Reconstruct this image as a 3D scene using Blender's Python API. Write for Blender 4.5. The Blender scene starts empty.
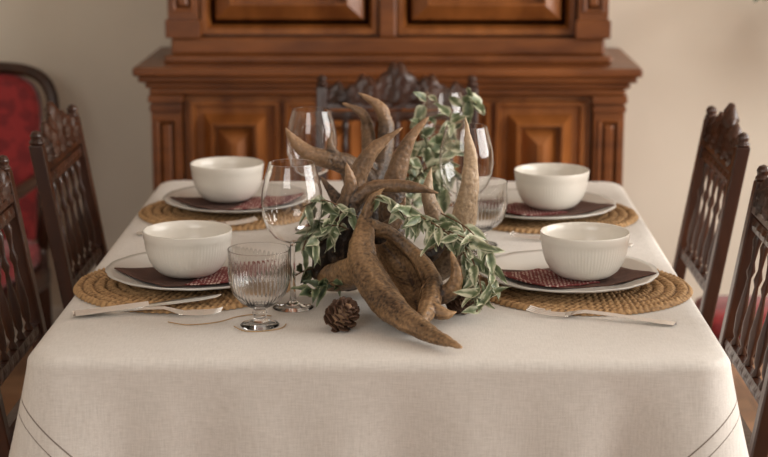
import bpy, math, random
from math import sin, cos, pi, radians, exp, sqrt
from mathutils import Vector, Matrix, noise
random.seed(4)
C = bpy.context.scene.collection

# ---------------------------------------------------------------- materials
def new_mat(name):
    m = bpy.data.materials.new(name); m.use_nodes = True
    nt = m.node_tree; b = nt.nodes['Principled BSDF']
    return m, nt, b
def N(nt, t, **kw):
    n = nt.nodes.new(t)
    for k, v in kw.items(): setattr(n, k, v)
    return n
def noisy(name, c1, c2, scale=8, rough=.5, bump=0.1, stretch=(1,1,1), detail=6, spec=.5, bscale=None, lo=.3, hi=.7, sheen=0, dist=0.01, coat=0, point=None, zgrad=None):
    m, nt, b = new_mat(name); L = nt.links.new
    tc = N(nt,'ShaderNodeTexCoord'); mp = N(nt,'ShaderNodeMapping'); mp.inputs['Scale'].default_value = stretch
    L(tc.outputs['Object'], mp.inputs['Vector'])
    n = N(nt,'ShaderNodeTexNoise'); n.inputs['Scale'].default_value = scale; n.inputs['Detail'].default_value = detail
    L(mp.outputs[0], n.inputs['Vector'])
    r = N(nt,'ShaderNodeValToRGB'); r.color_ramp.elements[0].color = (*c1,1); r.color_ramp.elements[1].color = (*c2,1)
    r.color_ramp.elements[0].position = lo; r.color_ramp.elements[1].position = hi
    fac = n.outputs['Fac']
    if point:   # colour by pointiness: raised edges lighter, crevices darker
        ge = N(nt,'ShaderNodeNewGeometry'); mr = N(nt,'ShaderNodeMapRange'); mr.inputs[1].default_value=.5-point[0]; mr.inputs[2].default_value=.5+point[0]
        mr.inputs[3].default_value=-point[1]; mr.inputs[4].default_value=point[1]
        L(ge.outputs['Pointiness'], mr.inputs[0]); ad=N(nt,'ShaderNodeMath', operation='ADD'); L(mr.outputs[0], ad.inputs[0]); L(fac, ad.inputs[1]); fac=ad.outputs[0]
    if zgrad:   # polished pale tips: (z0,z1,amount)
        sx=N(nt,'ShaderNodeSeparateXYZ'); L(tc.outputs['Object'], sx.inputs[0]); mr=N(nt,'ShaderNodeMapRange'); mr.inputs[1].default_value=zgrad[0]; mr.inputs[2].default_value=zgrad[1]; mr.inputs[3].default_value=-zgrad[2]*.5; mr.inputs[4].default_value=zgrad[2]
        L(sx.outputs['Z'], mr.inputs[0]); ad=N(nt,'ShaderNodeMath', operation='ADD'); L(mr.outputs[0], ad.inputs[0]); L(fac, ad.inputs[1]); fac=ad.outputs[0]
    L(fac, r.inputs[0])
    L(r.outputs[0], b.inputs['Base Color'])
    b.inputs['Roughness'].default_value = rough; b.inputs['Specular IOR Level'].default_value = spec
    b.inputs['Coat Weight'].default_value = coat; b.inputs['Coat Roughness'].default_value = .2
    if sheen: b.inputs['Sheen Weight'].default_value = sheen
    if bump:
        n2 = N(nt,'ShaderNodeTexNoise'); n2.inputs['Scale'].default_value = bscale or scale*3; n2.inputs['Detail'].default_value = 4
        L(mp.outputs[0], n2.inputs['Vector'])
        bp = N(nt,'ShaderNodeBump'); bp.inputs['Strength'].default_value = bump; bp.inputs['Distance'].default_value = dist
        L(n2.outputs['Fac'], bp.inputs['Height']); L(bp.outputs[0], b.inputs['Normal'])
    return m

M_wall = noisy('wall_plaster', (.71,.645,.54), (.75,.685,.58), 3, .9, .05, spec=.2)
M_white = noisy('white_paint', (.74,.70,.64), (.80,.76,.70), 5, .5, 0)
M_dark = noisy('dark_carved_wood', (.015,.005,.003), (.058,.019,.008), 14, .30, .25, (1,1,.25), bscale=70, dist=.004, spec=.5)
M_cab = noisy('cabinet_walnut', (.070,.019,.005), (.24,.078,.019), 5, .33, .08, (1,1,4), dist=.004, lo=.22, hi=.78)
M_cab2 = noisy('cabinet_panel_wood', (.105,.030,.008), (.35,.125,.032), 5, .27, .06, (2.5,1,1), dist=.004, lo=.22, hi=.78)
M_red = noisy('red_damask', (.16,.006,.008), (.27,.015,.016), 26, .8, .2, detail=2, sheen=.2, lo=.42, hi=.55)
M_floor, nt, b = new_mat('parquet'); L = nt.links.new
tc = N(nt,'ShaderNodeTexCoord'); br = N(nt,'ShaderNodeTexBrick'); br.inputs['Scale'].default_value = 3
br.inputs['Color1'].default_value = (.34,.17,.08,1); br.inputs['Color2'].default_value = (.26,.12,.055,1); br.inputs['Mortar'].default_value=(.06,.03,.015,1)
br.inputs['Mortar Size'].default_value = .006; br.inputs['Brick Width'].default_value=2; br.inputs['Row Height'].default_value=.3
L(tc.outputs['Object'], br.inputs['Vector']); L(br.outputs[0], b.inputs['Base Color']); b.inputs['Roughness'].default_value=.35
M_ceramic = noisy('cream_ceramic', (.74,.70,.63), (.77,.73,.66), 4, .22, 0, spec=.5)
M_plate = noisy('pale_stoneware', (.62,.61,.57), (.67,.65,.61), 9, .22, .03, spec=.5)
M_seagrass = noisy('seagrass', (.10,.047,.017), (.52,.32,.15), 120, .8, .5, bscale=400, lo=.20, hi=.74, dist=.001, point=(.10,.40))
M_napkin = noisy('brown_napkin_cloth', (.075,.036,.027), (.125,.063,.047), 40, .9, .4, bscale=400, dist=.001)
M_steel, nt, b = new_mat('brushed_silver'); b.inputs['Base Color'].default_value=(.95,.94,.92,1); b.inputs['Metallic'].default_value=1
n = N(nt,'ShaderNodeTexNoise'); n.inputs['Scale'].default_value=60
mr = N(nt,'ShaderNodeMapRange'); mr.inputs[3].default_value=.14; mr.inputs[4].default_value=.3
nt.links.new(n.outputs['Fac'], mr.inputs[0]); nt.links.new(mr.outputs[0], b.inputs['Roughness'])
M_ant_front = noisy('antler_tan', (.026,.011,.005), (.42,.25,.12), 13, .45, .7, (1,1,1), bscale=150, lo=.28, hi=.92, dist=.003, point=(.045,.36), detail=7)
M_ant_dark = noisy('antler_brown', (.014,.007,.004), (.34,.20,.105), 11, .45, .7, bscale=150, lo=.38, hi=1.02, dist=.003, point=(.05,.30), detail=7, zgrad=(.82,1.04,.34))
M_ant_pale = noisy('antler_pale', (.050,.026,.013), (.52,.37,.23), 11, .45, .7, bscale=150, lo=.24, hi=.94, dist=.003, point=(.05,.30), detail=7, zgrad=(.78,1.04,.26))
M_cone = noisy('pine_cone_brown', (.090,.044,.024), (.38,.23,.13), 60, .75, .3, dist=.002, point=(.1,.3))
M_stem = noisy('twig', (.10,.05,.025), (.17,.09,.04), 50, .7, .2)
M_raffia = noisy('raffia', (.36,.22,.10), (.50,.32,.15), 40, .8, .1)
M_terracotta = noisy('terracotta', (.30,.12,.06), (.38,.16,.08), 10, .8, .1)

M_pat, nt, b = new_mat('patterned_napkin_cloth'); L = nt.links.new
tc = N(nt,'ShaderNodeTexCoord'); vo = N(nt,'ShaderNodeTexVoronoi'); vo.inputs['Scale'].default_value=150; vo.inputs['Randomness'].default_value=.25
r = N(nt,'ShaderNodeValToRGB'); r.color_ramp.interpolation='CONSTANT'
r.color_ramp.elements[0].color=(.55,.42,.36,1); r.color_ramp.elements[1].position=.36; r.color_ramp.elements[1].color=(.15,.022,.022,1)
L(tc.outputs['Object'], vo.inputs['Vector']); L(vo.outputs['Distance'], r.inputs[0]); L(r.outputs[0], b.inputs['Base Color']); b.inputs['Roughness'].default_value=.9

def leaf_mat(name, g1, g2, edge):
    m, nt, b = new_mat(name); L = nt.links.new
    at = N(nt,'ShaderNodeAttribute', attribute_name='margin')
    tc = N(nt,'ShaderNodeTexCoord'); n = N(nt,'ShaderNodeTexNoise'); n.inputs['Scale'].default_value=70; n.inputs['Detail'].default_value=3
    L(tc.outputs['Object'], n.inputs['Vector'])
    ma = N(nt,'ShaderNodeMath', operation='MULTIPLY_ADD'); ma.inputs[1].default_value=1.4; L(n.outputs['Fac'], ma.inputs[0]); L(at.outputs['Fac'], ma.inputs[2])
    r = N(nt,'ShaderNodeValToRGB'); e=r.color_ramp.elements
    e[0].color=(*g1,1); e[0].position=.45; e[1].color=(*edge,1); e[1].position=.97
    x=e.new(.75); x.color=(*g2,1)
    mm=N(nt,'ShaderNodeMath', operation='MULTIPLY'); mm.inputs[1].default_value=.755
    L(ma.outputs[0], mm.inputs[0]); L(mm.outputs[0], r.inputs[0]); L(r.outputs[0], b.inputs['Base Color']); b.inputs['Roughness'].default_value=.45
    return m
M_leaf = leaf_mat('variegated_leaf', (.075,.102,.046), (.18,.22,.115), (.57,.56,.40))
M_leafdk = leaf_mat('dark_leaf', (.03,.05,.022), (.06,.09,.04), (.22,.24,.13))

def glass(name, rough=0.0, ior=1.3):
    m,nt,b=new_mat(name); L=nt.links.new
    tc=N(nt,'ShaderNodeTexCoord'); n=N(nt,'ShaderNodeTexNoise'); n.inputs['Scale'].default_value=12; L(tc.outputs['Object'],n.inputs['Vector'])
    mr=N(nt,'ShaderNodeMapRange'); mr.inputs[3].default_value=rough; mr.inputs[4].default_value=rough+.02; L(n.outputs['Fac'],mr.inputs[0]); L(mr.outputs[0],b.inputs['Roughness'])
    b.inputs['Base Color'].default_value=(1,1,1,1); b.inputs['Transmission Weight'].default_value=1; b.inputs['IOR'].default_value=ior
    return m
M_glass = glass('clear_glass',0,1.42)
M_glass_rib = glass('ribbed_glass',.01,1.44)

# linen
M_linen, nt, b = new_mat('linen_cloth'); L = nt.links.new
tc=N(nt,'ShaderNodeTexCoord')
n1=N(nt,'ShaderNodeTexNoise'); n1.inputs['Scale'].default_value=3.0; n1.inputs['Detail'].default_value=3
L(tc.outputs['Object'], n1.inputs['Vector'])
def thread(sc):
    mp=N(nt,'ShaderNodeMapping'); mp.inputs['Scale'].default_value=sc; L(tc.outputs['Object'], mp.inputs['Vector'])
    n=N(nt,'ShaderNodeTexNoise'); n.inputs['Scale'].default_value=1; n.inputs['Detail'].default_value=3; L(mp.outputs[0], n.inputs['Vector']); return n
ta=thread((520,48,48)); tb_=thread((48,520,520))
ad=N(nt,'ShaderNodeMath', operation='ADD'); L(ta.outputs['Fac'],ad.inputs[0]); L(tb_.outputs['Fac'],ad.inputs[1])
r=N(nt,'ShaderNodeValToRGB'); e=r.color_ramp.elements; e[0].color=(.59,.555,.51,1); e[0].position=.32; e[1].color=(.735,.70,.655,1); e[1].position=.68
hf=N(nt,'ShaderNodeMath', operation='MULTIPLY'); hf.inputs[1].default_value=.5; L(ad.outputs[0],hf.inputs[0]); L(hf.outputs[0], r.inputs[0])
at=N(nt,'ShaderNodeAttribute', attribute_name='hem')
def absless(off, w):
    a=N(nt,'ShaderNodeMath', operation='SUBTRACT'); a.inputs[1].default_value=off; L(at.outputs['Fac'], a.inputs[0])
    c=N(nt,'ShaderNodeMath', operation='ABSOLUTE'); L(a.outputs[0], c.inputs[0])
    d=N(nt,'ShaderNodeMath', operation='LESS_THAN'); d.inputs[1].default_value=w; L(c.outputs[0], d.inputs[0]); return d
l1=absless(0,.0014); l2=absless(.026,.0010)
mx=N(nt,'ShaderNodeMath', operation='MAXIMUM'); L(l1.outputs[0],mx.inputs[0]); L(l2.outputs[0],mx.inputs[1])
mm=N(nt,'ShaderNodeMix', data_type='RGBA'); L(mx.outputs[0], mm.inputs[0]); L(r.outputs[0], mm.inputs[6]); mm.inputs[7].default_value=(.17,.135,.11,1)
L(mm.outputs[2], b.inputs['Base Color']); b.inputs['Roughness'].default_value=.9; b.inputs['Specular IOR Level'].default_value=.15; b.inputs['Sheen Weight'].default_value=.1
bp=N(nt,'ShaderNodeBump'); bp.inputs['Strength'].default_value=.3; bp.inputs['Distance'].default_value=.0006; L(ad.outputs[0], bp.inputs['Height'])
bp2=N(nt,'ShaderNodeBump'); bp2.inputs['Strength'].default_value=.4; bp2.inputs['Distance'].default_value=.03; L(n1.outputs['Fac'], bp2.inputs['Height']); L(bp.outputs[0], bp2.inputs['Normal'])
L(bp2.outputs[0], b.inputs['Normal'])

# ---------------------------------------------------------------- geometry helpers
class G:
    def __init__(s): s.v=[]; s.f=[]
    def add(s, v, f):
        o=len(s.v); s.v += [tuple(p) for p in v]; s.f += [tuple(i+o for i in q) for q in f]; return s
def obj(name, g, mat, parent=None, smooth=True, loc=(0,0,0), rot=(0,0,0), bevel=0, label=None, cat=None, group=None):
    me=bpy.data.meshes.new(name); me.from_pydata(g.v, [], g.f); me.validate(); me.update()
    if smooth:
        for p in me.polygons: p.use_smooth=True
    me.materials.append(mat)
    o=bpy.data.objects.new(name, me); C.objects.link(o); o.location=loc; o.rotation_euler=rot
    if parent: o.parent=parent
    if bevel:
        m=o.modifiers.new('bevel','BEVEL'); m.width=bevel; m.segments=2; m.limit_method='ANGLE'; m.angle_limit=radians(40)
    tag(o,label,cat,group); return o
def tag(o,label=None,cat=None,group=None,kind=None):
    if label: o['label']=label
    if cat: o['category']=cat
    if group: o['group']=group
    if kind: o['kind']=kind
def empty(name, loc=(0,0,0), rot=(0,0,0), **kw):
    o=bpy.data.objects.new(name,None); o.empty_display_size=.05; C.objects.link(o); o.location=loc; o.rotation_euler=rot; tag(o,**kw); return o
def boxg(x0,x1,y0,y1,z0,z1,g=None):
    g=g or G()
    g.add([(x0,y0,z0),(x1,y0,z0),(x1,y1,z0),(x0,y1,z0),(x0,y0,z1),(x1,y0,z1),(x1,y1,z1),(x0,y1,z1)],
          [(0,3,2,1),(4,5,6,7),(0,1,5,4),(1,2,6,5),(2,3,7,6),(3,0,4,7)]); return g
def lathe(prof, seg=48, rf=None, g=None, off=(0,0,0)):
    g=g or G(); v=[]; f=[]; rings=[]
    for j,(r,z) in enumerate(prof):
        if r<1e-6:
            rings.append([len(v)]*seg); v.append((off[0],off[1],z+off[2])); continue
        rings.append(list(range(len(v),len(v)+seg)))
        for i in range(seg):
            a=2*pi*i/seg; rr=r*(rf(a,j,z) if rf else 1)
            v.append((rr*cos(a)+off[0], rr*sin(a)+off[1], z+off[2]))
    for A_,B_ in zip(rings,rings[1:]):
        for i in range(seg):
            k=(i+1)%seg; q=[A_[i],A_[k],B_[k],B_[i]]; u=[]
            for x in q:
                if x not in u: u.append(x)
            if len(u)>2: f.append(tuple(u))
    if prof[0][0]>1e-6: f.append(tuple(rings[0])[::-1])
    if prof[-1][0]>1e-6: f.append(tuple(rings[-1]))
    g.add(v,f); return g
def cat_rom(P, n=8):
    P=[Vector(p) for p in P]; out=[]
    for i in range(len(P)-1):
        a=P[max(i-1,0)]; b=P[i]; c=P[i+1]; d=P[min(i+2,len(P)-1)]
        for k in range(n):
            t=k/n; out.append(.5*((2*b)+(c-a)*t+(2*a-5*b+4*c-d)*t*t+(3*b-a-3*c+d)*t**3))
    out.append(P[-1]); return out
def tube(pts, rad, seg=12, n=8, g=None, flat=None, ridge=0):
    g=g or G()
    Q=cat_rom([Vector((*p,)) for p in pts], n); R=[p[0] for p in cat_rom([(r,0,0) for r in rad], n)]
    v=[]; f=[]; up=Vector((0,0,1)); prev=None; ph=random.random()*6
    for i,p in enumerate(Q):
        t=(Q[min(i+1,len(Q)-1)]-Q[max(i-1,0)]).normalized()
        if prev is None:
            a=t.cross(up); 
            if a.length<.1: a=t.cross(Vector((1,0,0)))
            a.normalize()
        else:
            a=(prev-t*prev.dot(t)).normalized()
        prev=a; b2=t.cross(a)
        for k in range(seg):
            an=2*pi*k/seg; rr=max(R[i],.0004)
            if ridge and R[i]>.005: rr*=1+ridge*(sin(an*9+ph+i*.04)*.4+sin(an*4+ph*2+i*.06)*.6)+ridge*.7*sin(i*.25+ph+an)
            d=(a*cos(an)+b2*sin(an))*rr
            if flat: nn=Vector(flat[0]).normalized(); d=d-nn*d.dot(nn)*(1-flat[1])
            v.append(p+d)
    m=len(Q)
    for i in range(m-1):
        for k in range(seg):
            k2=(k+1)%seg; f.append((i*seg+k,i*seg+k2,(i+1)*seg+k2,(i+1)*seg+k))
    f.append(tuple(range(seg))[::-1]); f.append(tuple((m-1)*seg+k for k in range(seg)))
    g.add(v,f); return g
def blade(Lr, Rr, bow, th, g, n=10, m=18):
    """closed thick sheet between two rails, hollowed by 'bow'"""
    Lq=cat_rom(Lr,n); Rq=cat_rom(Rr,n); K=len(Lq); v=[]; f=[]; bow=Vector(bow)
    P=[[Lq[i]*(1-j/m)+Rq[i]*(j/m)+bow*sin(pi*j/m)*min(1,(Rq[i]-Lq[i]).length/.05)+Vector((0,-.3,1))*.0008*sin(j*1.3+i*.14+sin(i*.3)) for j in range(m+1)] for i in range(K)]
    Nn=[[None]*(m+1) for _ in range(K)]
    for i in range(K):
        for j in range(m+1):
            a=P[min(i+1,K-1)][j]-P[max(i-1,0)][j]; b=P[i][min(j+1,m)]-P[i][max(j-1,0)]
            q=a.cross(b); Nn[i][j]=q.normalized() if q.length>1e-9 else Vector((0,-1,0))
    for s in (1,-1):
        for i in range(K):
            for j in range(m+1): v.append(P[i][j]+Nn[i][j]*s*th*.5)
    o=K*(m+1)
    for i in range(K-1):
        for j in range(m):
            a=i*(m+1)+j; f.append((a,a+1,a+m+2,a+m+1)); f.append((o+a,o+a+m+1,o+a+m+2,o+a+1))
        a=i*(m+1); f.append((a,a+m+1,o+a+m+1,o+a)); a+=m; f.append((a,o+a,o+a+m+1,a+m+1))
    for j in range(m):
        f.append((j,o+j,o+j+1,j+1)); a=(K-1)*(m+1)+j; f.append((a,a+1,o+a+1,o+a))
    g.add(v,f); return g
def copy_thing(root, loc, rot, label=None):
    new=root.copy(); C.objects.link(new); new.location=loc; new.rotation_euler=rot
    if label: new['label']=label
    def rec(src,dst):
        for ch in src.children:
            c=ch.copy(); C.objects.link(c); c.parent=dst; c.matrix_parent_inverse=ch.matrix_parent_inverse.copy(); rec(ch,c)
    rec(root,new); return new

# ---------------------------------------------------------------- room
def struct(name,g,mat,**k):
    o=obj(name,g,mat,smooth=False,**k); o['kind']='structure'; return o
YW=2.64
struct('floor', boxg(-3,3.2,-3.6,YW+.1,-.05,0), M_floor)
struct('wall_back', boxg(-3,3.2,YW,YW+.1,0,2.7), M_wall)
struct('wall_left', boxg(-3.1,-3,-3.6,YW+.1,0,2.7), M_wall)
g=G(); boxg(3.2,3.3,-3.6,-1.2,0,2.7,g); boxg(3.2,3.3,1.9,YW+.1,0,2.7,g); boxg(3.2,3.3,-1.2,1.9,0,.7,g); boxg(3.2,3.3,-1.2,1.9,2.4,2.7,g)
struct('wall_right', g, M_wall)
g=G()
for a,b2 in ((-1.2,-1.14),(.32,.38),(1.84,1.9)): boxg(3.22,3.28,a,b2,.7,2.4,g)
boxg(3.22,3.28,-1.2,1.9,.7,.76,g); boxg(3.22,3.28,-1.2,1.9,2.34,2.4,g)
struct('window_1', g, M_white)
struct('ceiling', boxg(-3.1,3.3,-3.6,YW+.1,2.7,2.8), M_white)
struct('baseboard_back', boxg(-3,3.2,YW-.02,YW,0,.12), M_white, bevel=.005)

# ---------------------------------------------------------------- cabinet
cab=empty('display_cabinet',(-.018,2.13,-.006),label='large carved reddish walnut cabinet with moulded panels and ledge',cat='cabinet')
YB=YW-.02-2.13
def part(name,g,mat,parent,**k): return obj(name,g,mat,parent,smooth=False,**k)
def rect_panel(x0,x1,z0,z1,y,prof,g=None):
    g=g or G(); v=[]; f=[]
    for ins,dy in prof:
        v+=[(x0+ins,y-dy,z0+ins),(x1-ins,y-dy,z0+ins),(x1-ins,y-dy,z1-ins),(x0+ins,y-dy,z1-ins)]
    n=len(prof)
    for j in range(n-1):
        for i in range(4):
            k=(i+1)%4; f.append((j*4+i,j*4+k,(j+1)*4+k,(j+1)*4+i))
    f.append((4*n-4,4*n-3,4*n-2,4*n-1)); g.add(v,f); return g
part('lower_body', boxg(-.63,.63,.05,YB,.10,.86), M_cab, cab, bevel=.004)
g=G(); boxg(-.66,.66,-.01,YB,.006,.06,g); boxg(-.65,.65,.005,YB,.06,.10,g); part('plinth', g, M_cab, cab, bevel=.008)
g=G(); boxg(-.690,.690,-.045,YB,.912,.936,g); boxg(-.678,.678,-.03,YB,.894,.912,g); boxg(-.662,.662,-.012,YB,.876,.894,g); boxg(-.652,.652,.0,YB,.856,.876,g)
part('ledge', g, M_cab, cab, bevel=.006)
def pilaster(x,z0,z1,y):
    g=G(); w=.042
    boxg(x-w,x+w,y+.004,y+.05,z0,z1,g)
    boxg(x-w-.006,x+w+.006,y-.010,y+.03,z1-.02,z1,g); boxg(x-w-.003,x+w+.003,y-.005,y+.03,z1-.045,z1-.028,g); boxg(x-w-.006,x+w+.006,y-.010,y+.03,z0,z0+.05,g)
    rect_panel(x-w*.72,x+w*.72,z0+.07,z1-.065,y+.005,[(0,0),(.002,.007),(.006,.007),(.010,.001),(.016,.001),(.022,.006),(.024,.006)],g)
    return g
for x in (-.607,.607): part('pilaster', pilaster(x,.10,.856,.0), M_cab, cab, bevel=.002)
facet=[(0,0),(.002,.014),(.012,.014),(.022,-.014),(.027,-.014),(.060,.034),(.066,.034),(.070,.006),(.076,.006),(.116,.040),(.117,.040)]
for x0,x1,kx in ((-.560,-.02,-.04),(.02,.560,.04)):
    xm=(x0+x1)/2; g=boxg(x0,x1,.030,.05,.13,.852)
    for a,b2 in ((x0+.016,xm-.006),(xm+.006,x1-.016)):
        for za,zb in ((.150,.480),(.496,.838)):
            rect_panel(a,b2,za,zb,.030,facet,g)
    d=part('door', g, M_cab2, cab, label='door with four faceted diamond point panels')
    kg=lathe([(0,0),(.008,0),(.006,.012),(.013,.02),(.014,.028),(.006,.036),(0,.037)],16)
    obj('knob', kg, M_dark, d, loc=(x1-.008 if kx<0 else x0+.008,.028,.488), rot=(radians(90),0,0))
part('centre_stile', boxg(-.019,.019,.012,.06,.11,.856), M_cab, cab, bevel=.004)
part('upper_body', boxg(-.585,.585,.13,YB,.936,2.08), M_cab, cab, bevel=.004)
g=G(); boxg(-.618,.618,.060,YB,.936,.958,g); boxg(-.600,.600,.080,YB,.958,1.005,g); part('upper_base_moulding', g, M_cab, cab, bevel=.007)
for x in (-.565,.565): part('upper_pilaster', pilaster(x,1.005,2.06,.075), M_cab, cab, bevel=.002)
prof2=[(0,0),(.003,.018),(.018,.018),(.028,-.012),(.038,-.012),(.044,.006),(.085,.036),(.090,.036),(.095,.010),(.13,.012)]
for x0,x1 in ((-.52,-.025),(.025,.52)):
    part('upper_door', rect_panel(x0,x1,1.010,2.04,.118,prof2), M_cab2, cab)
part('upper_centre_stile', boxg(-.024,.024,.088,.14,1.005,2.06), M_cab, cab, bevel=.006)
g=G(); boxg(-.66,.66,.0,YB,2.14,2.18,g); boxg(-.635,.635,.03,YB,2.10,2.14,g); boxg(-.61,.61,.06,YB,2.06,2.10,g); part('cornice', g, M_cab, cab, bevel=.01)

# ---------------------------------------------------------------- dining chairs
W=.205
def ly(z): return -.19 - (.085*(z-.46)/.5 if z>.46 else -.0)
def build_chair():
    ch=empty('dining_chair', label='dark carved wooden dining chair with turned spindles and red seat', cat='chair', group='dining chairs around the table')
    g=G(); boxg(-.20,.20,-.19,.19,.40,.44,g); obj('seat_frame', g, M_dark, ch, smooth=False, bevel=.006)
    g=G(); n=14; v=[]; f=[]
    for j in range(n+1):
        for i in range(n+1):
            u=i/n*2-1; w=j/n*2-1
            h=.032*(1-abs(u)**5)*(1-abs(w)**5); v.append((u*.193,w*.183,.44+h))
    for j in range(n):
        for i in range(n): a=j*(n+1)+i; f.append((a,a+1,a+n+2,a+n+1))
    g.add(v,f); obj('seat', g, M_red, ch, label='red upholstered seat')
    legp=[(.018,0),(.022,.02),(.013,.035),(.02,.06),(.014,.09),(.022,.16),(.017,.23),(.012,.25),(.022,.27),(.022,.40)]
    for x in (-.18,.18):
        obj('leg', lathe(legp,16,off=(x,.165,0)), M_dark, ch)
    ZT=.925
    for x in (-W+.016,W-.016):
        g=G()
        for (z0,z1) in ((0,.46),(.46,ZT)):
            y0,y1=(-.20 if z0==0 else ly(z0)),ly(z1); y0=-.19-.03 if z0==0 else y0
            t=.014; v=[(x-t,y0-t,z0),(x+t,y0-t,z0),(x+t,y0+t,z0),(x-t,y0+t,z0),(x-t,y1-t,z1),(x+t,y1-t,z1),(x+t,y1+t,z1),(x-t,y1+t,z1)]
            g.add(v,[(0,3,2,1),(4,5,6,7),(0,1,5,4),(1,2,6,5),(2,3,7,6),(3,0,4,7)])
        lathe([(0.011,.0),(.016,.006),(.010,.012),(.013,.020),(.008,.028),(0,.031)],12,g=g,off=(x,ly(ZT),ZT-.002))
        obj('back_post', g, M_dark, ch, smooth=False, bevel=.003)
    def rail(name,z0,z1,t,bump=0):
        g=G(); v=[]; f=[]; n=40; xs=[-W+.03+(2*W-.06)*i/n for i in range(n+1)]
        for x in xs:
            b_=bump*abs(sin(x*75))
            for z,s in ((z0,-1),((z0+z1)/2,-1),(z1,-1),(z1,1),((z0+z1)/2,1),(z0,1)):
                e_=b_ if z==(z0+z1)/2 else 0
                v.append((x,ly(z)+s*(t+e_),z))
        for i in range(n):
            for k in range(6): k2=(k+1)%6; f.append((i*6+k,i*6+k2,(i+1)*6+k2,(i+1)*6+k))
        g.add(v,f); return obj(name,g,M_dark,ch,smooth=False)
    rail('upper_rail',.840,.862,.007,.004); rail('lower_rail',.615,.636,.007,.004); rail('bottom_rail',.52,.545,.009)
    g=G(); v=[]; f=[]; n=130; m=7
    def top(x):
        a=abs(x); return .913+.068*exp(-(x/.045)**2)+.034*exp(-((a-.085)/.026)**2)+.018*exp(-((a-.150)/.016)**2)+.008*abs(sin(x*120))
    for s in (1,-1):
        for i in range(n+1):
            x=(-W+.028)+(2*W-.056)*i/n; zt=top(x); zb=.880-.008*abs(cos(x*30))
            for k in range(m+1):
                t=k/m; z=zb+(zt-zb)*t
                rel=.009+.008*sin(x*130+k*1.3)*sin(k*1.1+x*40)+.004*sin(pi*t)
                if k in(m,): rel=.004
                v.append((x,ly(z)+s*rel,z))
    o2=(n+1)*(m+1)
    for i in range(n):
        for k in range(m):
            a=i*(m+1)+k; f.append((a,a+1,a+m+2,a+m+1)); f.append((o2+a,o2+a+m+1,o2+a+m+2,o2+a+1))
        a=i*(m+1); f.append((a,a+m+1,o2+a+m+1,o2+a)); a+=m; f.append((a,o2+a,o2+a+m+1,a+m+1))
    g.add(v,f); obj('crest_rail', g, M_dark, ch, label='carved scrollwork crest rail')
    rail('crest_base_rail',.870,.882,.012)
    for k in range(5):
        x=-.13+.065*k; z0,z1=.632,.844; H=z1-z0
        p=[(.005,0),(.009,.04),(.004,.09),(.008,.14),(.010,.30),(.005,.52),(.004,.60),(.008,.66),(.004,.74),(.006,.86),(.009,.93),(.005,1)]
        g=lathe([(r,t*H) for r,t in p],12); g.v=[(vx+x,vy+ly(z0+vz),vz+z0) for vx,vy,vz in g.v]
        obj('spindle', g, M_dark, ch)
    for x in (-.18,.18): obj('stretcher', tube([(x,-.205,.14),(x,0,.14),(x,.165,.14)],[.009,.014,.009],10,6), M_dark, ch)
    obj('stretcher', tube([(-.18,0,.14),(0,0,.14),(.18,0,.14)],[.009,.015,.009],10,6), M_dark, ch)
    return ch
chair=build_chair()
chair.location=(.410,.280,0); chair.rotation_euler=(0,0,radians(90))
copy_thing(chair,(.442,1.03,0),(0,0,radians(90)))
copy_thing(chair,(-.435,.36,0),(0,0,radians(-90)))
copy_thing(chair,(-.435,1.03,0),(0,0,radians(-90)))
copy_thing(chair,(.012,1.49,0),(0,0,radians(180)), 'dark carved wooden dining chair standing before the cabinet')

# ---------------------------------------------------------------- red armchair
arm=empty('armchair',(-1.30,2.05,0),(0,0,radians(172)),label='red damask upholstered armchair with dark curved wooden frame',cat='armchair')
arm.scale=(.95,.95,.91)
def back_out(sc=1):
    pts=[]
    for i in range(0,41):
        a=pi*i/40; x=cos(a); z=sin(a)
        pts.append((.29*sc*(abs(x)**.38)*(1 if x>0 else -1), 0, .74+(.24*sc)*(z**.48)))
    return pts
bl=lambda z: -.27-.12*(z-.42)/.55
pts=[(.27,0,.42)]+back_out()+[(-.27,0,.42)]
pts=[(x,bl(z),z) for x,_,z in pts]
obj('back_frame', tube(pts,[.019]*len(pts),10,2), M_dark, arm, label='dark curved wooden back frame')
g=G(); v=[];f=[]
ring=[(x*.93,z) for x,_,z in [(.27,0,.45)]+back_out(.93)+[(-.27,0,.45)]]; cx,cz=0,.7
rs=[1,.9,.6,.3]
for s in (1,-1):
    for k,rr in enumerate(rs):
        for (x,z) in ring:
            zz=cz+(z-cz)*rr; v.append((x*rr, bl(zz)+s*(.012+.03*(1-rr**2)), zz))
nR=len(ring); blk=nR*len(rs)
for s in (0,1):
    for k in range(len(rs)-1):
        for i in range(nR):
            j=(i+1)%nR; a=s*blk+k*nR; f.append((a+i,a+j,a+nR+j,a+nR+i))
    a=s*blk+(len(rs)-1)*nR; f.append(tuple(a+i for i in range(nR)))
for i in range(nR): j=(i+1)%nR; f.append((i,j,blk+j,blk+i))
g.add(v,f); obj('back_cushion', g, M_red, arm, label='red damask back panel')
obj('seat_rail', boxg(-.29,.29,-.29,.28,.30,.37), M_dark, arm, smooth=False, bevel=.015)
o=obj('seat_cushion', boxg(-.275,.275,-.26,.275,.37,.46), M_red, arm, bevel=.03)
for x in (-.28,.28):
    obj('armrest', tube([(x,bl(.66)+.02,.66),(x*1.05,-.1,.66),(x*1.08,.12,.65),(x*1.02,.17,.60),(x,.12,.5),(x*.98,.2,.36)],[.018,.02,.022,.02,.016,.018],10,6), M_dark, arm)
    obj('leg', tube([(x*.95,.25,.33),(x,.28,.2),(x*.95,.25,.08),(x,.28,0)],[.028,.024,.015,.02],10,5), M_dark, arm)
    obj('leg', tube([(x*.95,-.26,.43),(x*.95,-.27,.3),(x*.95,-.30,.12),(x,-.34,0)],[.022,.022,.018,.018],10,5), M_dark, arm)
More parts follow.
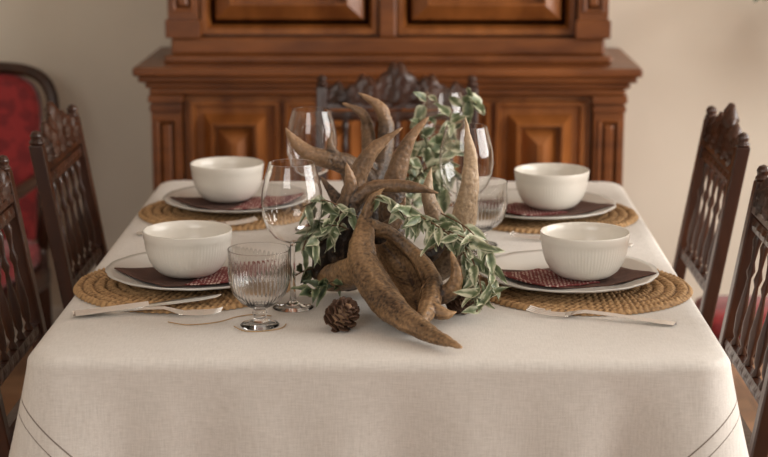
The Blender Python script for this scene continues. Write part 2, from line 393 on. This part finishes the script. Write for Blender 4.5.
fs=empty('footstool',(1.0,2.0,0),label='low red upholstered footstool by the wall',cat='footstool')
obj('cushion', boxg(-.17,.17,-.13,.13,.22,.30), M_red, fs, bevel=.035)
obj('frame', boxg(-.16,.16,-.12,.12,.18,.22), M_dark, fs, smooth=False, bevel=.006)
for x in (-.14,.14):
    for y in (-.10,.10): obj('leg', lathe([(.012,0),(.018,.04),(.012,.08),(.02,.12),(.02,.18)],12,off=(x,y,0)), M_dark, fs)

# ---------------------------------------------------------------- table + cloth
tb=empty('dining_table',(0,.66,0),label='wooden dining table on trestle supports beneath a linen cloth',cat='table')
obj('table_top', boxg(-.52,.52,-.73,.73,.71,.744), M_dark, tb, smooth=False, bevel=.008)
for y in (-.45,.45):
    obj('leg', lathe([(.05,.06),(.055,.1),(.03,.14),(.045,.22),(.06,.36),(.04,.5),(.03,.54),(.055,.58),(.055,.71)],24,off=(0,y,0)), M_dark, tb)
    obj('foot', boxg(-.16,.16,y-.035,y+.035,0,.06), M_dark, tb, smooth=False, bevel=.012)
obj('stretcher', boxg(-.025,.025,-.42,.42,.14,.2), M_dark, tb, smooth=False, bevel=.01)

A,B,CY,RC=.54,.75,.66,.055
per=[]
def addline(p,q,n):
    L_=(Vector(q)-Vector(p)).length; k=int(L_/.007)
    for i in range(k):
        t=i/k; per.append((p[0]+(q[0]-p[0])*t,p[1]+(q[1]-p[1])*t,n[0],n[1],min(t,1-t)*L_))
def addarc(c,a0):
    k=20
    for i in range(k):
        a=a0+pi/2*i/k; per.append((c[0]+RC*cos(a),c[1]+RC*sin(a),cos(a),sin(a),0))
addline((A,-B+RC),(A,B-RC),(1,0)); addarc((A-RC,B-RC),0)
addline((A-RC,B),(-A+RC,B),(0,1)); addarc((-A+RC,B-RC),pi/2)
addline((-A,B-RC),(-A,-B+RC),(-1,0)); addarc((-A+RC,-B+RC),pi)
addline((-A+RC,-B),(A-RC,-B),(0,-1)); addarc((A-RC,-B+RC),1.5*pi)
nP=len(per); v=[]; f=[]; hem=[]
rings=[('t',.0),('t',.5),('t',.9),('t',.975)]
for kind,sc in rings:
    for (x,y,nx,ny,dc) in per: v.append(((x-nx*.018)*sc,(y-ny*.018)*sc,.75)); hem.append(-1)
for k in range(1,8):
    a=pi/2*k/7
    for (x,y,nx,ny,dc) in per: v.append((x-nx*.018+nx*.018*sin(a),y-ny*.018+ny*.018*sin(a),.75-.018*(1-cos(a)))); hem.append(-1)
ND=40
for k in range(1,ND+1):
    t=k/ND
    for i,(x,y,nx,ny,dc) in enumerate(per):
        w=exp(-(dc/.09)**2); Ld=.235+.05*w; d=t*Ld
        ph=noise.noise(Vector((x*4,y*4,1.3)))
        fold=.012*sin(x*17+y*13+ph*4)+.007*sin(x*37-y*29)
        w2=exp(-((dc-.10)/.045)**2)
        out=(t**1.1)*(.010+fold*(1-w)+.060*w-.030*w2)
        px_,py_=x+nx*out,y+ny*out
        v.append((px_,py_,.732-d))
        dcx=.575-abs(px_); hem.append(d-(.030+.85*dcx) if (y<-B+RC and dcx<.16) else -1)
f.append(tuple(range(nP,2*nP)))
for r_ in range(1,len(v)//nP-1):
    for i in range(nP):
        j=(i+1)%nP; f.append((r_*nP+i,(r_+1)*nP+i,(r_+1)*nP+j,r_*nP+j))
v=v[nP:]; hem=hem[nP:]; f=[tuple(i-nP for i in q) for q in f]
g=G(); g.add(v,f)
cl=obj('tablecloth', g, M_linen, loc=(0,.66,0), label='cream linen tablecloth with stitched corner lines draped over table', cat='tablecloth')
at_=cl.data.attributes.new('hem','FLOAT','POINT')
for i,h in enumerate(hem): at_.data[i].value=h
cl.data.polygons[0].use_smooth=False

# ---------------------------------------------------------------- placemats
RM=.189
def build_mat():
    g=G(); v=[(0,0,.006)]; f=[]; seg=420; R=RM; ring=.0205; nr=int(R/.0021)
    for j in range(1,nr+1):
        r=R*j/nr; 
        for i in range(seg):
            a=2*pi*i/seg; sp=r+ring*a/(2*pi); k=int(sp/ring); fr=sp/ring-k
            cnt=max(6,round(2*pi*(k+.5)*ring/.026)); ph=cnt*a+fr*3.0+k*1.7
            h=.0072*abs(sin(pi*fr))**.5*(.42+.58*abs(cos(ph))**.7)+.0016*noise.noise(Vector((r*cos(a)*200,r*sin(a)*200,0)))
            rr=r+.0015*noise.noise(Vector((cos(a)*9,sin(a)*9,k)))
            if j==nr: h=-.0015; rr=r+.0045*abs(cos(ph))
            v.append((rr*cos(a),rr*sin(a),.0022+h))
    for i in range(seg): f.append((0,1+i,1+(i+1)%seg))
    for j in range(nr-1):
        for i in range(seg):
            k=(i+1)%seg; f.append((1+j*seg+i,1+(j+1)*seg+i,1+(j+1)*seg+k,1+j*seg+k))
    g.add(v,f)
    return obj('placemat', g, M_seagrass, label='round braided seagrass placemat on the tablecloth', cat='placemat', group='seagrass placemats')
pm=build_mat(); pm.location=(.350,.368,.7505)
mats=[(.349,.364),(-.351,.372),(.335,1.0),(-.337,1.02)]
for i,(x,y) in enumerate(mats[1:]): copy_thing(pm,(x,y,.7505),(0,0,i+1.0))

def scal(a,j,z): return 1+(.012*(abs(sin(a*8))-.5) if j in (4,5,6,7) else 0)
pp=[(0,0),(.075,0),(.078,.003),(.10,.004),(.150,.0165),(.158,.0205),(.1575,.0225),(.148,.020),(.118,.012),(.105,.0075),(.09,.006),(0,.006)]
plate=obj('plate', lathe(pp,160,scal), M_plate, label='large pale stoneware plate with scalloped rim', cat='plate', group='dinner plates')
ZP=.7605; plates=[(.325,.376),(-.330,.382),(.32,.980),(-.32,1.035)]
plate.location=(*plates[0],ZP)
for x,y in plates[1:]: copy_thing(plate,(x,y,ZP),(0,0,.3))
def quad_cloth(c, sub=26, z=.0, wav=.002, th=.0025):
    g=G(); v=[]; f=[]
    for s in (1,0):
        for j in range(sub+1):
            for i in range(sub+1):
                u=i/sub; w=j/sub
                p=(Vector(c[0])*(1-u)*(1-w)+Vector(c[1])*u*(1-w)+Vector(c[2])*u*w+Vector(c[3])*(1-u)*w)
                d=sqrt(p.x**2+p.y**2)
                zz=z+(.0165*min(1,max(0,(d-.085)/.07)))+wav*noise.noise(Vector((p.x*30,p.y*30,z*100)))*(1 if d>.06 else .1)
                v.append((p.x,p.y,zz+s*th))
    n=(sub+1)**2
    for j in range(sub):
        for i in range(sub):
            a=j*(sub+1)+i; f.append((a,a+1,a+sub+2,a+sub+1)); f.append((n+a,n+a+sub+1,n+a+sub+2,n+a+1))
    bd=[i for i in range(sub+1)]+[k*(sub+1)+sub for k in range(1,sub+1)]+[sub*(sub+1)+i for i in range(sub-1,-1,-1)]+[k*(sub+1) for k in range(sub-1,0,-1)]
    for a,b_ in zip(bd,bd[1:]+bd[:1]): f.append((a,n+a,n+b_,b_))
    g.add(v,f); return g
def napkin(x,y,s):
    e=empty('napkin',(x,y,ZP+.0065),label='folded dark brown napkin with maroon patterned layer under bowl',cat='napkin',group='folded napkins')
    c=[(-.150*s,.005),(-.02*s,-.085),(.150*s,-.03),(.06*s,.11)] if s>0 else [(-.145,-.01),(-.045,-.105),(.13,.0),(-.03,.09)]
    obj('brown_layer', quad_cloth(c,28,0.0), M_napkin, e, label='dark brown plain weave layer')
    c=[(-.13,-.022),(-.045,-.095),(.05,-.05),(-.05,.05)] if s>0 else [(-.01,-.095),(.10,-.075),(.14,.02),(.03,.05)]
    obj('patterned_layer', quad_cloth(c,22,.0032,.001), M_pat, e, label='maroon and cream patterned layer')
for (x,y),s in zip(plates,(1,-1,1,-1)): napkin(x+.002,y,s)
bpf=[(0,0),(.038,0),(.043,.0015),(.050,.005),(.060,.014),(.0675,.027),(.0725,.042),(.0752,.056),(.0762,.066),(.0770,.0675),(.0782,.080),(.0775,.0825),(.0755,.081),(.074,.066),(.0705,.045),(.063,.024),(.045,.011),(0,.009)]
bpf=[(r,z*.97) for r,z in bpf]
def rib(a,j,z): return 1+(.0028*cos(a*80) if 4<=j<=7 else 0)
bowl=obj('bowl', lathe(bpf,480,rib), M_ceramic, label='cream white ceramic bowl with fine vertical ribs', cat='bowl', group='ribbed bowls')
ZB=ZP+.0065+.0065
bowls=[(.353,.366),(-.342,.370),(.342,.975),(-.343,1.045)]
bowl.location=(*bowls[0],ZB)
for x,y in bowls[1:]: copy_thing(bowl,(x,y,ZB),(0,0,.2))

# ---------------------------------------------------------------- cutlery
def ribbon(st, g=None, th=.0022):
    g=g or G(); v=[]; f=[]
    for x,yc,w,z in st:
        v+=[(x,yc-w,z+th*.3),(x,yc,z+th),(x,yc+w,z+th*.3),(x,yc,z-th*.2)]
    for i in range(len(st)-1):
        for k in range(4): k2=(k+1)%4; f.append((i*4+k,i*4+k2,i*4+4+k2,i*4+4+k))
    f.append((3,2,1,0)); e=4*(len(st)-1); f.append((e,e+1,e+2,e+3)); g.add(v,f); return g
def fork():
    g=ribbon([(0,0,.005,.001),(.004,0,.011,.001),(.02,0,.0125,.002),(.06,0,.008,.004),(.12,0,.0055,.008),(.15,0,.0055,.009),(.162,0,.010,.007),(.172,0,.0150,.0045),(.182,0,.0160,.003)],th=.005)
    for k in range(4):
        y=-.0138+.0092*k; ribbon([(.176,y,.0027,.0034),(.205,y,.0023,.0030),(.232,y,.0019,.005),(.246,y*.97,.0008,.0085)],g,.0022)
    return g
def knife():
    g=ribbon([(0,0,.006,.002),(.004,0,.011,.002),(.02,0,.012,.002),(.07,0,.010,.002),(.125,0,.008,.002)],th=.009)
    ribbon([(.122,0,.007,.003),(.135,.001,.011,.003),(.17,.002,.0150,.003),(.21,.002,.0155,.003),(.235,.004,.012,.003),(.248,.008,.003,.003)],g,.0018)
    return g
def place_cut(o,p,q,dz=0):
    a=math.atan2(q[1]-p[1],q[0]-p[0]); o.location=(p[0],p[1],.7512); o.rotation_euler=(0,-math.atan2(dz,.248),a)
fk=obj('fork', fork(), M_steel, label='silver dinner fork lying on the tablecloth', cat='fork', group='silver forks', smooth=False)
place_cut(fk,(.480,.120),(.243,.192))
def cp(o,p,q,dz=0):
    n=o.copy(); C.objects.link(n); place_cut(n,p,q,dz); return n
cp(fk,(-.508,.178),(-.27,.172)); cp(fk,(-.50,.79),(-.265,.865),.010); cp(fk,(.48,.70),(.245,.775))
kn=obj('knife', knife(), M_steel, label='silver table knife resting on the placemat edge', cat='knife', smooth=False)
place_cut(kn,(-.505,.152),(-.272,.216),.018)

# ---------------------------------------------------------------- glasses
cup=[(.0045,.112),(.016,.1140),(.030,.1215),(.0425,.137),(.0495,.158),(.0515,.178),(.0500,.200),(.0450,.223),(.0400,.240),(.0388,.2464)]
foot=[(0,0),(.034,0),(.0348,.0015),(.030,.0035),(.012,.0065),(.0065,.012),(.0045,.03),(.0042,.09),(.0045,.105)]
inn=[(r-.0008,z+.0004 if z<.24 else z) for r,z in cup[::-1][:-1]]
wp=foot+cup+[(.03873,.2469),(.03868,.2470),(.03800,.2470),(.03795,.2469)]+inn+[(0,.1126)]
wg=obj('wine_glass', lathe(wp,72), M_glass, label='clear stemmed wine glass on the tablecloth', cat='wine glass', group='wine glasses')
wg.location=(-.148,.226,.7505)
for x,y in ((-.15,.84),(.153,.63),(.118,1.12)): copy_thing(wg,(x,y,.7505),(0,0,0))
gout=[(0,0),(.031,0),(.032,.002),(.028,.005),(.014,.009),(.009,.014),(.012,.019),(.012,.023),(.009,.027),(.016,.031),(.031,.040),(.0425,.054),(.0485,.072),(.0500,.092),(.0495,.108),(.0500,.1264),(.05002,.1269),(.04995,.1270),(.0489,.1270),(.04885,.1269),(.0488,.1262),(.0483,.108),(.0484,.092),(.0469,.073),(.0410,.0567),(.029,.0432),(.014,.036),(0,.0345)]
def rib2(a,j,z): return 1+(.022*abs(sin(a*22)) -.011 if 10<=j<=13 else 0)
gb=obj('goblet', lathe(gout,352,rib2), M_glass_rib, label='short ribbed pressed glass goblet on the tablecloth', cat='goblet', group='ribbed goblets')
gb.location=(-.194,.111,.7505)
copy_thing(gb,(.186,.707,.7505),(0,0,0))

# ---------------------------------------------------------------- antlers
tex=bpy.data.textures.new('antler_lumps','CLOUDS'); tex.noise_scale=.026; tex.noise_depth=2
tex2=bpy.data.textures.new('antler_grain','CLOUDS'); tex2.noise_scale=.006; tex2.noise_depth=2
def antler(name, segs, mat, label, blades=(), rg=.035):
    g=G()
    for s in segs: tube(s[0],s[1],48,10,g,s[2] if len(s)>2 else None, ridge=rg)
    for bl_ in blades: blade(*bl_, g)
    o=obj(name,g,mat,label=label,cat='antler',group='antler centrepiece')
    m=o.modifiers.new('r','REMESH'); m.mode='VOXEL'; m.voxel_size=.0016; m.use_smooth_shade=True
    m=o.modifiers.new('s','SMOOTH'); m.iterations=5; m.factor=.5
    m=o.modifiers.new('d','DISPLACE'); m.texture=tex; m.strength=.0048; m.mid_level=.5
    m=o.modifiers.new('e','DISPLACE'); m.texture=tex2; m.strength=.0015; m.mid_level=.5
    return o
f1=((.4,-.7,.6),.72)
BEAM=[(-.026,.248,.905),(-.030,.225,.872),(-.028,.188,.838),(-.010,.142,.810),(.016,.092,.790),(.046,.045,.777),(.078,.005,.768),(.104,-.028,.765),(.128,-.055,.762)]
WL=[(-.028,.215,.862),(-.022,.170,.825),(.002,.118,.798),(.030,.068,.781),(.058,.030,.773)]
WR=[(.018,.250,.872),(.058,.232,.840),(.084,.186,.806),(.082,.115,.784),(.072,.042,.772)]
antler('antler',[
 (BEAM,[.011,.020,.026,.029,.027,.022,.015,.010,.003],f1),
 ([(-.020,.245,.888),(.018,.250,.870),(.058,.232,.840),(.084,.186,.806),(.080,.115,.785),(.066,.050,.773)],[.013,.011,.013,.017,.016,.011]),
 ([(.072,.170,.797),(.100,.158,.790),(.119,.152,.806),(.124,.150,.832),(.115,.148,.866)],[.018,.016,.013,.009,.0015]),
 ([(.078,.105,.784),(.104,.092,.776),(.124,.090,.780)],[.014,.010,.0015]),
 ([(-.026,.185,.832),(-.050,.215,.812),(-.080,.255,.795),(-.098,.285,.785)],[.024,.026,.024,.014]),
 ([(-.028,.245,.900),(-.016,.248,.930),(.006,.248,.952)],[.010,.008,.0015]),
],M_ant_front,'tan moose antler palm with long point on tablecloth',
 [(WL,WR,(.004,.045,-.020),.014)], .05)
DL=[(-.105,.30,.785),(-.100,.29,.820),(-.088,.285,.860),(-.068,.285,.900)]
DR=[(-.010,.32,.785),(-.020,.31,.820),(-.035,.30,.860),(-.048,.29,.900)]
antler('antler',[
 ([(-.05,.33,.775),(-.072,.305,.80),(-.084,.295,.84),(-.070,.29,.885),(-.057,.285,.925),(-.053,.283,.955),(-.060,.28,.990)],[.024,.030,.028,.022,.0145,.010,.0015]),
 ([(-.064,.29,.885),(-.045,.285,.922),(-.015,.28,.944),(.022,.27,.951),(.060,.255,.950),(.096,.245,.943)],[.018,.015,.0125,.0115,.0085,.0015]),
 ([(-.03,.30,.86),(.01,.295,.850),(.045,.29,.825),(.075,.295,.790)],[.026,.023,.020,.014]),
 ([(-.01,.30,.855),(.022,.305,.880),(.040,.305,.925)],[.018,.012,.0015]),
 ([(.05,.29,.82),(.085,.275,.83),(.110,.265,.860)],[.016,.011,.0015]),
 (DL,[.017,.019,.018,.014]),(DR,[.017,.019,.018,.014]),
 ([(-.09,.29,.85),(-.112,.265,.870),(-.122,.245,.900)],[.015,.010,.0015]),
],M_ant_dark,'dark brown branching antler resting on the tablecloth',
 [(DL,DR,(0,.012,0),.020)], .06)
antler('antler',[
 ([(.060,.36,.775),(.092,.34,.790),(.118,.32,.82),(.134,.31,.865),(.146,.30,.925),(.150,.30,.975),(.147,.30,1.02),(.140,.30,1.064)],[.020,.025,.026,.023,.0180,.0130,.008,.0015]),
 ([(.09,.34,.80),(.10,.42,.84),(.08,.45,.90),(.085,.46,.95)],[.022,.018,.012,.002]),
],M_ant_pale,'pale antler with one tall upright tine')
antler('antler',[
 ([(-.03,.47,.775),(-.050,.46,.83),(-.056,.455,.89),(-.044,.45,.940),(-.014,.45,.985),(.034,.45,1.022)],[.026,.026,.022,.0170,.0120,.0015]),
 ([(-.03,.47,.79),(.01,.49,.82),(.016,.5,.88),(.024,.5,.935),(.044,.5,.988),(.08,.5,1.034)],[.026,.026,.024,.0185,.012,.0015]),
 ([(-.045,.46,.86),(-.080,.47,.885),(-.115,.48,.93)],[.018,.012,.0015]),
],M_ant_dark,'brown antler with two curved upright tines')
BL=[(-.06,.66,.79),(-.065,.66,.84),(-.075,.65,.885),(-.085,.63,.925)]
BR=[(.02,.68,.79),(.015,.69,.84),(.0,.69,.885),(-.03,.67,.925)]
antler('antler',[
 ([(-.02,.66,.775),(-.03,.66,.83),(-.035,.65,.885),(-.075,.62,.925),(-.13,.6,.945),(-.165,.6,.968),(-.185,.6,.998)],[.024,.026,.024,.020,.0155,.0110,.0015]),
 ([(-.03,.66,.86),(-.008,.72,.92),(.0,.75,.97),(-.012,.75,1.015),(-.055,.75,1.044)],[.024,.019,.0155,.0115,.0015]),
 ([(-.03,.68,.88),(-.035,.76,.96),(-.045,.76,1.0),(-.085,.76,1.022)],[.018,.013,.009,.0015]),
 ([(-.075,.62,.925),(-.10,.61,.955),(-.10,.61,.99)],[.014,.009,.0015]),
],M_ant_dark,'brown branching antler with points spread outward',[(BL,BR,(0,.02,0),.016)])

# ---------------------------------------------------------------- foliage
def leaf(g, mg, p, d, nrm, L_, w, curl):
    d=d.normalized(); side=d.cross(nrm).normalized(); up=side.cross(d).normalized()
    if up.z<0 and random.random()<.8: up=-up
    n=8; v=[]; f=[]; tw=random.uniform(-.8,.8); bend=random.uniform(-.25,.25); tint=random.uniform(-.16,.12)
    for i in range(n+1):
        t=i/n; ww=w*(sin(pi*min(1,t**.75))**.85 if 0<t<1 else 0.02)
        s2=(side*cos(tw*t)+up*sin(tw*t)); u2=(up*cos(tw*t)-side*sin(tw*t))
        c=p+d*(L_*t)+up*(-curl*L_*t*t)+side*(bend*L_*t*t)
        for k,s in enumerate((-1,-.6,0,.6,1)):
            wob=.2*w*sin(t*11+k) if abs(s)==1 else 0
            v.append(c+s2*(s*ww)+u2*(abs(s)*ww*.4+wob)); mg.append(tint+(abs(s)*.66 if abs(s)>.2 else 0))
    for i in range(n):
        for k in range(4): a=i*5+k; f.append((a,a+1,a+6,a+5))
    g.add(v,f)
def sprig(pts, nleaf, L_=(.026,.048), w=(.0060,.0098), mat=None, droop=.35, label='variegated green and cream leafy sprig among the antlers', spread=1.0):
    e=empty('leafy_sprig',pts[0],label=label,cat='foliage',group='leafy sprigs in the centrepiece')
    o0=Vector(pts[0]); P=[Vector(p)-o0 for p in pts]
    Q=cat_rom(P,10); obj('stem', tube(P,[.0013]*len(P),6,8), M_stem, e)
    g=G(); mg=[]
    for i in range(nleaf):
        t=.06+.94*i/nleaf; k=min(int(t*(len(Q)-1)),len(Q)-2); p=Q[k]; tan=(Q[k+1]-Q[k]).normalized()
        rnd=Vector((random.uniform(-1,1),random.uniform(-1,.5),random.uniform(-.9,.8)))*spread
        d=(tan*.6+rnd+Vector((0,0,-droop))); 
        if (p+o0).z<.80: d.z=abs(d.z)*.3
        l_=random.uniform(*L_)
        tip=p+o0+d.normalized()*l_
        if tip.z<.765 : d.z += (.775-tip.z)/l_*1.5
        nrm=Vector((random.uniform(-.7,.7),random.uniform(-1.0,-.2),random.uniform(.0,1)))
        leaf(g,mg,p,d,nrm,l_,random.uniform(*w),random.uniform(0,.45))
    o=obj('leaves', g, mat or M_leaf, e, label='variegated leaves with cream edges')
    a=o.data.attributes.new('margin','FLOAT','POINT')
    for i,m in enumerate(mg): a.data[i].value=m
sprig([(-.04,.26,.90),(-.07,.25,.920),(-.10,.24,.932),(-.130,.23,.922)],11)
sprig([(-.055,.25,.88),(-.09,.24,.893),(-.12,.23,.875),(-.132,.22,.845)],12)
sprig([(-.07,.24,.89),(-.095,.23,.885),(-.115,.22,.855)],8)
sprig([(-.02,.25,.938),(.01,.24,.932),(.045,.22,.918),(.08,.20,.905),(.115,.18,.885)],20)
sprig([(.03,.25,.925),(.06,.22,.910),(.10,.19,.895),(.145,.17,.880),(.182,.16,.860)],20)
sprig([(.09,.25,.90),(.135,.19,.87),(.158,.15,.83),(.164,.13,.795),(.156,.11,.775)],20)
sprig([(.10,.24,.91),(.14,.2,.895),(.168,.18,.865),(.182,.16,.83),(.178,.15,.795)],17)
sprig([(.05,.25,.910),(.085,.21,.895),(.10,.19,.875)],10)
sprig([(.12,.22,.88),(.140,.18,.85),(.150,.16,.815)],12)
sprig([(.14,.20,.84),(.160,.17,.81),(.166,.15,.785),(.160,.13,.77)],10)
sprig([(-.06,.24,.80),(-.09,.19,.80),(-.12,.17,.79)],12,mat=M_leafdk,label='dark green leafy sprig lying low on the cloth',droop=0)
sprig([(-.04,.3,.80),(-.12,.30,.80),(-.16,.30,.78)],12,mat=M_leafdk,label='dark green leafy sprig lying low on the cloth',droop=0)
bk=dict(L_=(.034,.056),w=(.009,.015))
sprig([(.05,.75,.82),(.065,.76,.87),(.085,.77,.925),(.11,.78,.945),(.145,.78,.92)],16,**bk)
sprig([(.03,.75,.83),(.06,.74,.88),(.10,.73,.905),(.13,.72,.89)],14,**bk)
sprig([(.0,.80,.82),(.05,.8,.86),(.10,.80,.86),(.13,.80,.83)],12,**bk)
sprig([(.03,.9,.80),(.060,.95,.90),(.078,.95,.97),(.082,.95,1.02)],14,**bk)
sprig([(.04,.9,.80),(.10,.95,.90),(.145,.95,.97),(.165,.95,1.01),(.17,.95,.99)],16,**bk)
sprig([(.04,.9,.82),(.09,.92,.90),(.12,.92,.94),(.13,.92,.98)],13,**bk)

# ---------------------------------------------------------------- pine cones
def pine_cone():
    g=lathe([(0,-.028),(.010,-.024),(.014,-.01),(.013,.008),(.007,.022),(0,.028)],16)
    NS=46
    for i in range(NS):
        t=i/NS; a=i*2.39996; z=-.022+.046*t; R=.023*(sin(pi*(.22+.70*t)))**.8; w=.0105*(1-.55*t)
        el=-.05+1.05*t
        d=Vector((cos(a)*cos(el),sin(a)*cos(el),sin(el))); s=Vector((-sin(a),cos(a),0)); u=s.cross(d)*-1
        if u.z<0: u=-u
        p=Vector((cos(a)*.005,sin(a)*.005,z)); l=R
        top=[p-s*w*.3,p+s*w*.3,p+d*l*.8+s*w,p+d*l+s*w*.6+u*.002,p+d*l*1.08+u*.003,p+d*l-s*w*.6+u*.002,p+d*l*.8-s*w]
        bot=[q-u*.0022 for q in top]; n=7
        g.add(top+bot,[tuple(range(n)),tuple(range(n,2*n))[::-1]]+[(k,(k+1)%n,n+(k+1)%n,n+k)[::-1] for k in range(n)])
    return g
pc=obj('pine_cone', pine_cone(), M_cone, smooth=False, label='open brown pine cone lying on the tablecloth', cat='pine cone', group='pine cones in the centrepiece')
pc.location=(-.060,.084,.775); pc.rotation_euler=(.55,.45,.3)
copy_thing(pc,(.135,.195,.775),(1.0,.8,0))
def raffia(pts,label):
    o0=Vector(pts[0]); obj('raffia_strand', tube([Vector(p)-o0 for p in pts],[.0009]*len(pts),6,8), M_raffia, loc=pts[0], label=label, cat='raffia', group='raffia strands')
z=.7518
raffia([(-.235,.10,z),(-.215,.072,z),(-.185,.072,z),(-.158,.09,z),(-.152,.115,z)],'thin tan raffia strand curled beside the goblet')
raffia([(-.345,.125,z),(-.31,.108,z),(-.265,.125,z),(-.235,.160,z),(-.205,.175,z),(-.18,.165,z)],'thin tan raffia strand near the knife')

# ---------------------------------------------------------------- plant by the wall
pl=empty('potted_plant',(1.30,2.36,0),label='trailing green plant in a terracotta pot on a tall stand',cat='plant')
obj('stand', lathe([(.14,0),(.14,.02),(.03,.04),(.022,.3),(.022,.8),(.03,.88),(.13,.90),(.13,.92)],24), M_dark, pl)
obj('pot', lathe([(.07,.92),(.10,1.06),(.108,1.06),(.108,1.08),(.095,1.08),(.09,1.05),(0,1.05)],32), M_terracotta, pl)
g=G(); mg=[]; gs=G()
for i in range(16):
    a=i*2*pi/16; R_=.30+.06*sin(i*2.1); P=[Vector((0,0,1.05)),Vector((cos(a)*R_*.35,sin(a)*R_*.30,1.20)),Vector((cos(a)*R_*.75,sin(a)*min(R_,.22)*.75,1.19)),Vector((cos(a)*R_,sin(a)*min(R_,.22),1.13))]
    tube(P,[.003,.003,.002,.0015],6,4,gs)
    for q in cat_rom(P,4)[3:]:
        leaf(g,mg,q,Vector((cos(a)+random.uniform(-.8,.8),sin(a)+random.uniform(-.8,.3),random.uniform(-.5,.5))),Vector((0,-.3,1)),.06,.018,.3)
o=obj('leaves', g, M_leaf, pl); a=o.data.attributes.new('margin','FLOAT','POINT')
for i,m in enumerate(mg): a.data[i].value=m*.3
obj('stem', gs, M_stem, pl)

# ---------------------------------------------------------------- light
def area(name,loc,tgt,sx,sy,e,col):
    l=bpy.data.lights.new(name,'AREA'); l.shape='RECTANGLE'; l.size=sx; l.size_y=sy; l.energy=e; l.color=col
    o=bpy.data.objects.new(name,l); C.objects.link(o); o.location=loc
    o.rotation_euler=(Vector(tgt)-Vector(loc)).to_track_quat('-Z','Y').to_euler(); return o
area('window_light',(3.15,.35,1.6),(0,.8,.8),3.0,1.7,152,(1,.965,.92))
area('room_light',(-1.2,-3.2,2.3),(0,1,.8),1.8,1.2,40,(1,.955,.90))
w=bpy.data.worlds.new('world'); bpy.context.scene.world=w; w.use_nodes=True
w.node_tree.nodes['Background'].inputs[0].default_value=(1,.965,.92,1); w.node_tree.nodes['Background'].inputs[1].default_value=.31

# ---------------------------------------------------------------- camera
cd=bpy.data.cameras.new('camera'); cam=bpy.data.objects.new('camera',cd); C.objects.link(cam)
cam.location=(.052,-2.62,1.497); cam.rotation_euler=(radians(90-12.1),0,radians(.95))
cd.sensor_width=36; cd.lens=82.0; cd.dof.use_dof=True; cd.dof.focus_distance=2.90; cd.dof.aperture_fstop=4.0; cd.clip_start=.05
bpy.context.scene.camera=cam
bpy.context.scene.view_settings.view_transform='Standard'
